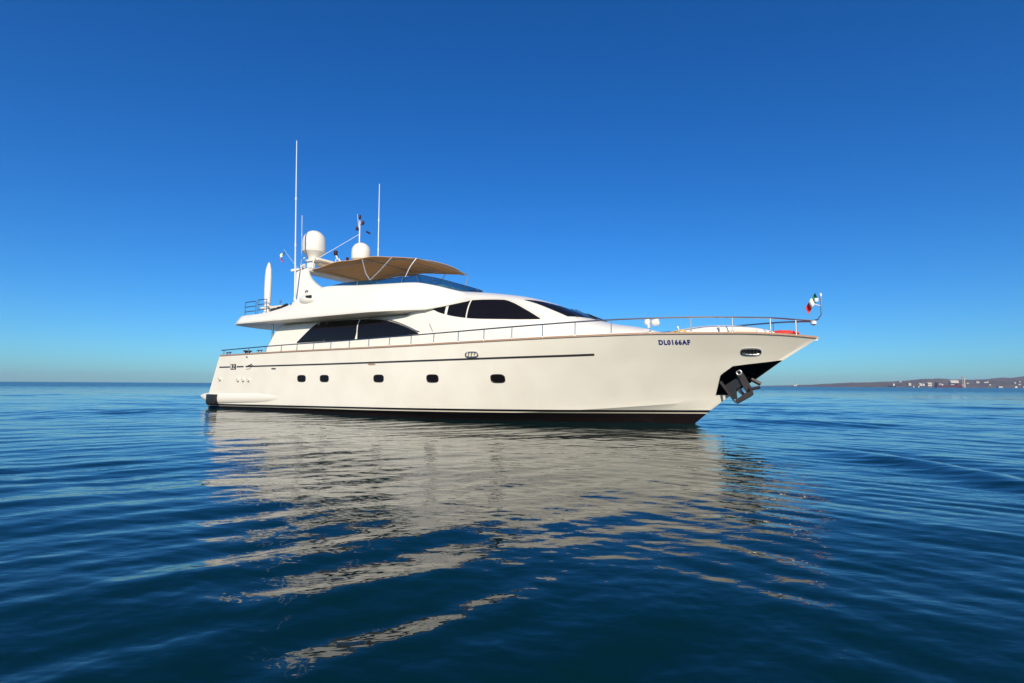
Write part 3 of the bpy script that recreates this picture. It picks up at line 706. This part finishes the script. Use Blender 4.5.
# radar arch
for side in (-1, 1):
    bm = bmesh.new(); rows = []
    for q in range(11):
        u = q / 10; z = 4.75 + (6.42 - 4.75) * u
        xa = 6.1 - .75 * u ** .7 + .0; xb = xa + 2.6 * (1 - u) ** 2.0 + .72
        t = 2.36 - .38 * u; hw = .13 - .04 * u
        rows.append([(xa, side*(t - hw), z), (xa - .03, side*t, z), (xa, side*(t + hw), z), ((xa + xb)/2, side*(t + hw), z), (xb, side*(t + hw*.7), z), (xb + .03, side*t, z), (xb, side*(t - hw*.7), z), ((xa + xb)/2, side*(t - hw), z)])
    loft(bm, rows, closed=True, cap0=True, cap1=True); link('radar_arch_leg', bm, M['white'], Y0, smooth=50)
bm = bmesh.new(); box(bm, (5.75, 0, 6.42), (.75, 4.1, .14), bevel=.05); link('radar_arch_beam', bm, M['white'], Y0)
bm = bmesh.new(); box(bm, (5.75, .1, 7.0), (.95, 3.4, .12), bevel=.04); box(bm, (5.75, .2, 6.88), (.6, 3.0, .1), bevel=.03)
pf = link('radar_platform', bm, M['white'], Y0)
for side in (-1, 1):
    bm = bmesh.new(); tube(bm, [(5.35, side*1.85, 6.45), (5.38, side*1.85, 7.0), (5.5, side*1.75, 7.1)], .03, 8); link('platform_support', bm, M['white'], pf); bm = bmesh.new(); tube(bm, [(6.15, side*1.85, 6.45), (6.15, side*1.75, 7.1)], .03, 8); link('platform_support', bm, M['white'], pf)
# radomes
def radome(name, x, y, z, r, h, mm='white'):
    e = bpy.data.objects.new(name, None); C.objects.link(e); e.parent = Y0; e.location = (x, y, z)
    bm = bmesh.new(); lathe(bm, [(r*.5, -.1), (r*.5, .06), (r*.66, h*.12), (r*.96, h*.25)], (0, 0, 0), 32); link('radome_base', bm, M['frame'], e)
    bm = bmesh.new(); pr = [(r*.962, h*.25), (r, h*.29), (r*1.005, h*.55)] + [(r * math.cos(a), h*.6 + h*.4 * math.sin(a)) for a in [math.pi/2*k/10 for k in range(1, 10)]] + [(0, h)]
    lathe(bm, pr, (0, 0, 0), 36); link('radome_cover', bm, M[mm], e, smooth=60)
radome('radome', 5.17, -1.0, 7.2, .54, 1.42)
radome('radome', 6.3, .95, 7.2, .47, 1.15)
# mast with signal lights
bm = bmesh.new(); tube(bm, [(6.1, 1.0, 7.15), (6.1, 1.0, 8.9), (6.1, 1.0, 9.6)], .04, 8, .028); tube(bm, [(6.05, .98, 9.2), (5.95, .95, 9.9)], .014, 6, .008); ms = link('light_mast', bm, M['white'], Y0)
for x, y, z in ((6.18, .9, 9.62), (6.32, 1.0, 9.32), (5.9, 1.0, 9.08)):
    bm = bmesh.new(); lathe(bm, [(.05, 0), (.07, .03), (.07, .15), (.05, .18)], (x, y, z), 12); tube(bm, [(6.1, 1.0, z), (x, y, z)], .02, 6); link('signal_lamp', bm, M['maroon'], ms)
bm = bmesh.new(); tube(bm, [(5.7, .7, 7.18), (5.55, .5, 7.3), (5.3, .35, 7.5), (5.2, .3, 7.72)], .035, 8); hl = link('lamp_arm', bm, M['white'], Y0)
bm = bmesh.new(); lathe(bm, [(.08, 0), (.1, .03), (.1, .2), (.06, .24)], (5.2, .3, 7.7), 12); link('signal_lamp', bm, M['maroon'], hl)
bm = bmesh.new(); box(bm, (6.0, .35, 7.4), (.12, .1, .22), bevel=.02); link('signal_lamp', bm, M['maroon'], hl)
bm = bmesh.new(); tube(bm, [(5.45, .1, 7.18), (5.45, .1, 7.42), (5.7, .1, 7.42), (5.7, .1, 7.18)], .025, 6); link('platform_hoop', bm, M['white'], pf)
bm = bmesh.new(); tube(bm, [(6.1, 1.0, 8.85), (5.55, -1.0, 7.25)], .012, 5); link('stay_wire', bm, M['whip'], Y0)
# whip antennas
def whip(base, top, r0, r1):
    bm = bmesh.new(); b, t = Vector(base), Vector(top); pts = [b.lerp(t, k / 8) for k in range(9)]; tube(bm, pts, r0, 8, r1); w_ = link('whip_antenna', bm, M['whip'], Y0)
    d = (t - b).normalized()
    for q in (0, .33, .62): bm = bmesh.new(); tube(bm, [b.lerp(t, q) , b.lerp(t, q) + d * .14], r0 * (1.5 if q == 0 else 1.12), 8); link('ferrule', bm, M['whip'], w_)
whip((6.02, -2.6, 4.9), (5.72, -2.62, 12.35), .036, .018)
whip((5.58, -2.0, 6.4), (5.5, -2.0, 9.05), .022, .012)
whip((6.45, 2.0, 6.4), (6.34, 2.05, 11.8), .03, .016)
# searchlight pod on the side of the flybridge
for side in (-1, 1):
    p = side_hit(FB, 7.05, 4.86, side, 0)
    bm = bmesh.new(); bmesh.ops.create_uvsphere(bm, u_segments=24, v_segments=14, radius=1, matrix=Matrix.Translation(p) @ Matrix.Diagonal((.52, .2, .23, 1))); pod = link('lamp_pod', bm, M['white'], Y0)
    bm = bmesh.new(); box(bm, (p.x + .22, p.y + side * .16, p.z + .08), (.36, .06, .13), bevel=.02); link('lamp_lens', bm, M['black'], pod)
    bm = bmesh.new(); box(bm, (5.95, side * 2.72, 4.68), (.1, .05, .2), bevel=.02); link('deck_fitting', bm, M['steel'], Y0)
    bm = bmesh.new(); lathe(bm, [(.09, 0), (.07, .08), (.03, .12), (.0, .13)], (6.65, side * 2.48, 5.22), 12); link('deck_fitting', bm, M['steel'], Y0)
# horn and junk on top of the starboard arch leg
bm = bmesh.new(); tube(bm, [(5.75, -2.0, 6.5), (5.4, -2.15, 6.45), (5.2, -2.2, 6.42)], .04, 10, .075); tube(bm, [(5.8, -2.15, 6.55), (6.0, -2.15, 6.62)], .06, 8); link('air_horn', bm, M['white'], Y0)
bm = bmesh.new(); lathe(bm, [(.1, 0), (.12, .04), (.1, .14), (0, .17)], (5.65, -1.95, 6.5), 14); link('camera_dome', bm, M['white'], Y0)
bm = bmesh.new(); box(bm, (5.75, -1.6, 6.72), (.3, .25, .25), bevel=.03); link('junction_box', bm, M['whip'], Y0)
# flybridge seats and helm seen under the awning
bm = bmesh.new(); box(bm, (10.2, 0, 4.85), (1.0, 2.6, .8), bevel=.1); box(bm, (9.75, 0, 5.3), (.2, 2.6, .5), bevel=.08); link('helm_seat', bm, M['cream'], Y0)
bm = bmesh.new(); box(bm, (7.9, .4, 4.75), (1.8, 2.2, .6), bevel=.1); box(bm, (8.0, 1.7, 5.2), (2.4, .25, .6), bevel=.08); link('settee', bm, M['cream'], Y0)
bm = bmesh.new(); box(bm, (12.5, .2, 4.95), (.8, 2.0, .8), bevel=.1); hc = link('helm_console', bm, M['white'], Y0)
bm = bmesh.new(); tube(bm, [(12.0 + .08*math.sin(a), .3*math.cos(a) - .3, 5.35 + .3*math.sin(a)) for a in [2*math.pi*k/20 for k in range(21)]], .018, 6); link('steering_wheel', bm, M['steel'], hc)

# ---- aft end of the flybridge: railing, davit, gear
def rail_frame(pts, zs, name='aft_railing'):
    bm = bmesh.new()
    for z in zs: tube(bm, [(x, y, z) for x, y in pts], .02, 8)
    for x, y in (pts[0], pts[-1]): tube(bm, [(x, y, 4.42), (x, y, zs[-1])], .022, 8)
    return link(name, bm, M['steel'], Y0)
for side in (-1, 1):
    rail_frame([(2.45, side*2.62), (2.9, side*2.64), (3.3, side*2.64)], (4.62, 4.85, 5.08))
    rail_frame([(3.45, side*2.64), (4.1, side*2.64)], (4.65, 4.9, 5.12))
rail_frame([(2.42, 1.7), (2.4, .6), (2.4, -.2)], (4.5,))
dv = bpy.data.objects.new('davit', None); C.objects.link(dv); dv.parent = Y0; dv.location = (3.72, -2.35, 4.42)
bm = bmesh.new(); lathe(bm, [(.16, 0), (.17, .1), (.14, .2), (.13, .4)], (0, 0, 0), 16); link('davit_base', bm, M['white'], dv)
bm = bmesh.new(); rows = []
for z, r_ in ((.3, .15), (.6, .17), (1.2, .19), (1.8, .185), (2.2, .15), (2.42, .08), (2.52, .03)): rows.append([(r_ * math.cos(a), r_ * .8 * math.sin(a), z) for a in [2*math.pi*k/16 for k in range(16)]])
loft(bm, rows, closed=True, cap0=True, cap1=True); link('davit_boom', bm, M['white'], dv, smooth=60)
bm = bmesh.new(); tube(bm, [(4.3, -2.5, 4.62), (4.9, -2.5, 4.66), (5.3, -2.45, 4.8)], .07, 8); box(bm, (4.5, -2.45, 4.55), (.5, .3, .12), bevel=.03); box(bm, (5.0, -2.45, 4.68), (.5, .25, .1), bevel=.03); link('deck_winch', bm, M['galv'], Y0)
bm = bmesh.new(); box(bm, (4.6, -2.35, 4.72), (.9, .35, .16), bevel=.05); tube(bm, [(3.5, -2.5, 4.75), (4.1, -2.4, 4.8)], .05, 8); link('winch_cover', bm, M['cream'], Y0)
bm = bmesh.new(); tube(bm, [(4.75, -2.4, 4.7), (4.75, -2.4, 5.0)], .02, 6); lathe(bm, [(.05, 0), (.05, .08), (0, .1)], (4.75, -2.4, 4.95), 8); link('cleat_post', bm, M['steel'], Y0)
# overhang support posts over the cockpit
for side in (-1, 1):
    bm = bmesh.new(); tube(bm, [(4.0, side*2.2, 2.0), (4.0, side*2.2, 3.98)], .045, 10); link('support_post', bm, M['steel'], Y0)
# cockpit fittings on the quarter
bm = bmesh.new(); lathe(bm, [(.2, 0), (.12, .04), (.12, .1), (.2, .14), (.2, .17)], (3.0, -2.75, 2.58), 16); link('capstan', bm, M['maroon'], Y0)
for s in (1.75, 4.2):
    bm = bmesh.new(); p = sheer_pt(s, -1, .12); tube(bm, [p + Vector((-.12, 0, .0)), p + Vector((-.1, 0, .13)), p + Vector((.1, 0, .13)), p + Vector((.12, 0, 0))], .03, 8); tube(bm, [p + Vector((-.22, 0, .13)), p + Vector((.22, 0, .13))], .025, 8); link('bollard', bm, M['steel'], Y0)

# ---- handrails
RZ = [(1.0, 2.79), (5.8, 2.90), (8.9, 2.94), (12.1, 3.0), (15.2, 3.07), (18.4, 3.17), (20.6, 3.24), (22.8, 3.27), (24.9, 3.24), (25.7, 3.18)]
def rail_pt(s, side): p = sheer_pt(s, side, .08); p.z = spline(RZ, s); return p
pts = [rail_pt(s, -1) for s in [1.25 + (25.55 - 1.25) * k / 80 for k in range(81)]] + [Vector((25.86, -.16, 3.17)), Vector((25.93, 0, 3.16)), Vector((25.86, .16, 3.17))] + [rail_pt(s, 1) for s in [25.55 - (25.55 - 1.25) * k / 80 for k in range(81)]]
bm = bmesh.new(); tube(bm, pts, .024, 8); link('handrail', bm, M['steel'], Y0)
st = [1.45, 3.4, 4.7, 5.77, 6.81, 7.86, 8.9, 9.96, 11.02, 12.09, 13.15, 14.2, 15.26, 16.3, 17.35, 18.42, 19.48, 20.58, 21.69, 22.8, 23.88, 24.85, 25.5]
for side in (-1, 1):
    for s in st:
        p = rail_pt(s, side); q = sheer_pt(s, side, .06); bm = bmesh.new(); tube(bm, [q, p], .017, 7); lathe(bm, [(.035, 0), (.03, .03), (.018, .05)], (q.x, q.y, q.z + .018), 8); link('stanchion', bm, M['steel'], Y0)
# jack staff at the pulpit
bm = bmesh.new(); tube(bm, [(25.9, 0, 3.17), (26.06, 0, 3.2), (26.16, 0, 3.35), (26.16, 0, 3.9)], .02, 8); js = link('jack_staff', bm, M['steel'], Y0)
bm = bmesh.new(); lathe(bm, [(.03, 0), (.035, .07), (.01, .1)], (26.16, 0, 3.88), 10); box(bm, (26.05, 0, 3.78), (.1, .08, .12), bevel=.02); tube(bm, [(26.16, 0, 3.6), (25.98, 0, 3.66)], .015, 6); lathe(bm, [(.0, -.08), (.08, -.03), (.08, .05), (0, .09)], (25.95, 0, 3.1), 12); link('bow_light', bm, M['whip'], js)
# foredeck sun pad / raised locker, cover, deck light
rows = []
for i in range(29):
    s = 21.75 + 3.35 * i / 28; u = i / 28
    h = .34 * math.sin(math.pi * min(1, .04 + u * .96)) ** .55; wd = max(.05, min(1.25, Ts(s) - .35)); z0 = Zs(s) - .12; row = []
    for k in range(13):
        a = math.pi * k / 12; row.append((s, -wd * math.copysign(abs(math.cos(a)) ** .5, math.cos(a)), z0 + (h + .1) * math.sin(a) ** .6))
    rows.append(row)
bm = bmesh.new(); loft(bm, rows, closed=True, cap0=True, cap1=True); link('foredeck_lounge', bm, M['white'], Y0, smooth=50)
bm = bmesh.new(); rows = []
for i in range(13):
    s = 23.3 + 1.2 * i / 12; rows.append([(s, -1.0, Zs(s) + .02), (s, -.98, Zs(s) + .1), (s, -.6, Zs(s) + .12), (s, -.6, Zs(s) + .02)])
loft(bm, rows, closed=True, cap0=True, cap1=True); link('teak_step', bm, M['cream'], Y0)
for s in (22.4, 23.5):
    bm = bmesh.new(); p = sheer_pt(s, -1, .35); tube(bm, [p, p + Vector((.01, 0, .14)), p + Vector((-.02, 0, .22))], .025, 6); link('deck_fitting', bm, M['steel'], Y0)
bm = bmesh.new(); lathe(bm, [(.06, 0), (.06, .12)], (21.1, 0, 3.2), 12); bmesh.ops.create_uvsphere(bm, u_segments=18, v_segments=12, radius=.125, matrix=Matrix.Translation((21.05, 0, 3.40))); lathe(bm, [(.10, 0), (.125, .04), (.125, .18), (.09, .22)], (21.22, 0, 3.36), 16, Matrix.Rotation(rad(80), 4, 'Y')); link('searchlight', bm, M['white'], Y0)

# ---- loose things lying on, or flying from, the yacht
yw = Y0.matrix_world if False else Matrix.Translation(Y0.location) @ Matrix.Rotation(YAW, 4, 'Z')
def on_yacht(name, bm, m, lab, cat, p, group=None):
    o = link(name, bm, m); o.location = yw @ Vector(p); o.rotation_euler = (0, 0, YAW); return tag(o, lab, cat, group)
rows = []
for i in range(15):
    u = i / 14; h = .13 * math.sin(math.pi * (.06 + .88 * u)) ** .6; w_ = .42 * math.sin(math.pi * (.1 + .8 * u)) ** .5
    rows.append([(-.45 + .9 * u, -w_, 0), (-.45 + .9 * u, -w_ * .9, h * .8), (-.45 + .9 * u, 0, h * (1 + .15 * math.sin(u * 19))), (-.45 + .9 * u, w_ * .9, h * .8), (-.45 + .9 * u, w_, 0)])
bm = bmesh.new(); loft(bm, rows, closed=True, cap0=True, cap1=True); on_yacht('folded_cover', bm, M['red'], 'red folded cover lying on the foredeck just behind the bow rail', 'cover', (25.12, .1, 2.80))
bm = bmesh.new(); lathe(bm, [(.05, 0), (.15, .02), (.17, .07), (.1, .11), (.04, .1)], (0, 0, 0), 18); tube(bm, [(.05, -.05, .1), (.2, -.1, .13), (.34, -.05, .06)], .025, 6); on_yacht('coiled_hose', bm, M['yellow'], 'small yellow coiled hose on the foredeck beside the white lounge', 'hose', (22.25, -1.25, 2.80))
def flag(name, lab, p, L, H, droop, cols, rot, group=None):
    e = thing(name, lab, 'flag', yw @ Vector(p), YAW + rot, group)
    n = 6
    for q, (nm, c) in enumerate(cols):
        rows = []
        for i in range(n + 1):
            u = (q + i / n) / 3; x = -L * u * math.cos(droop); zz = -L * u * math.sin(droop)
            y = .07 * math.sin(u * 9)
            rows.append([(x + .0 + j / 4 * H * .35 * math.sin(droop), y + .03 * math.sin(j + u * 5), zz - H * j / 4 * (.6 + .4 * math.cos(droop))) for j in range(5)])
        bm = bmesh.new(); a = loft(bm, rows); b = loft(bm, [[(x, y + .004, z) for x, y, z in r] for r in rows])
        link(nm, bm, M[c], e, smooth=60)
    return e
fl = flag('flag', 'green, white and red flag flying from the staff at the bow', (26.02, 0, 4.0), .5, .24, rad(58), (('green_band', 'green'), ('white_band', 'flagwhite'), ('red_band', 'red')), 0, 'flags flown by the yacht')
flag('flag', 'tiny red and white flag on a thin line left of the white radome', (4.7, -2.35, 7.42), .42, .22, rad(62), (('green_band', 'green'), ('white_band', 'flagwhite'), ('red_band', 'red')), 0, 'flags flown by the yacht')
bm = bmesh.new(); tube(bm, [(5.5, -2.1, 6.5), (4.72, -2.33, 7.45)], .006, 4); link('halyard', bm, M['whip'], Y0)
flag('flag', 'tiny dark pennant hanging just right of the light mast', (6.6, 1.0, 8.95), .35, .1, rad(30), (('dark_band', 'black'), ('middle_band', 'black'), ('end_band', 'navy')), rad(180), 'flags flown by the yacht')

# ------------------------------------------------------------------ haze
bm = bmesh.new(); r = bmesh.ops.create_cube(bm, size=1); bmesh.ops.transform(bm, matrix=Matrix.Translation((0, 0, 54)) @ Matrix.Diagonal((13000, 13000, 110, 1)), verts=r['verts'])
hz = bpy.data.materials.new('air_haze'); hz.use_nodes = True; n = hz.node_tree
n.nodes.remove(n.nodes['Principled BSDF']); pv = n.nodes.new('ShaderNodeVolumePrincipled'); pv.inputs['Density'].default_value = .000075; pv.inputs['Color'].default_value = (.8, .84, 1, 1); pv.inputs['Anisotropy'].default_value = .2
n.links.new(pv.outputs[0], n.nodes['Material Output'].inputs['Volume'])
link('haze', bm, hz, None, smooth=0, kind='stuff')
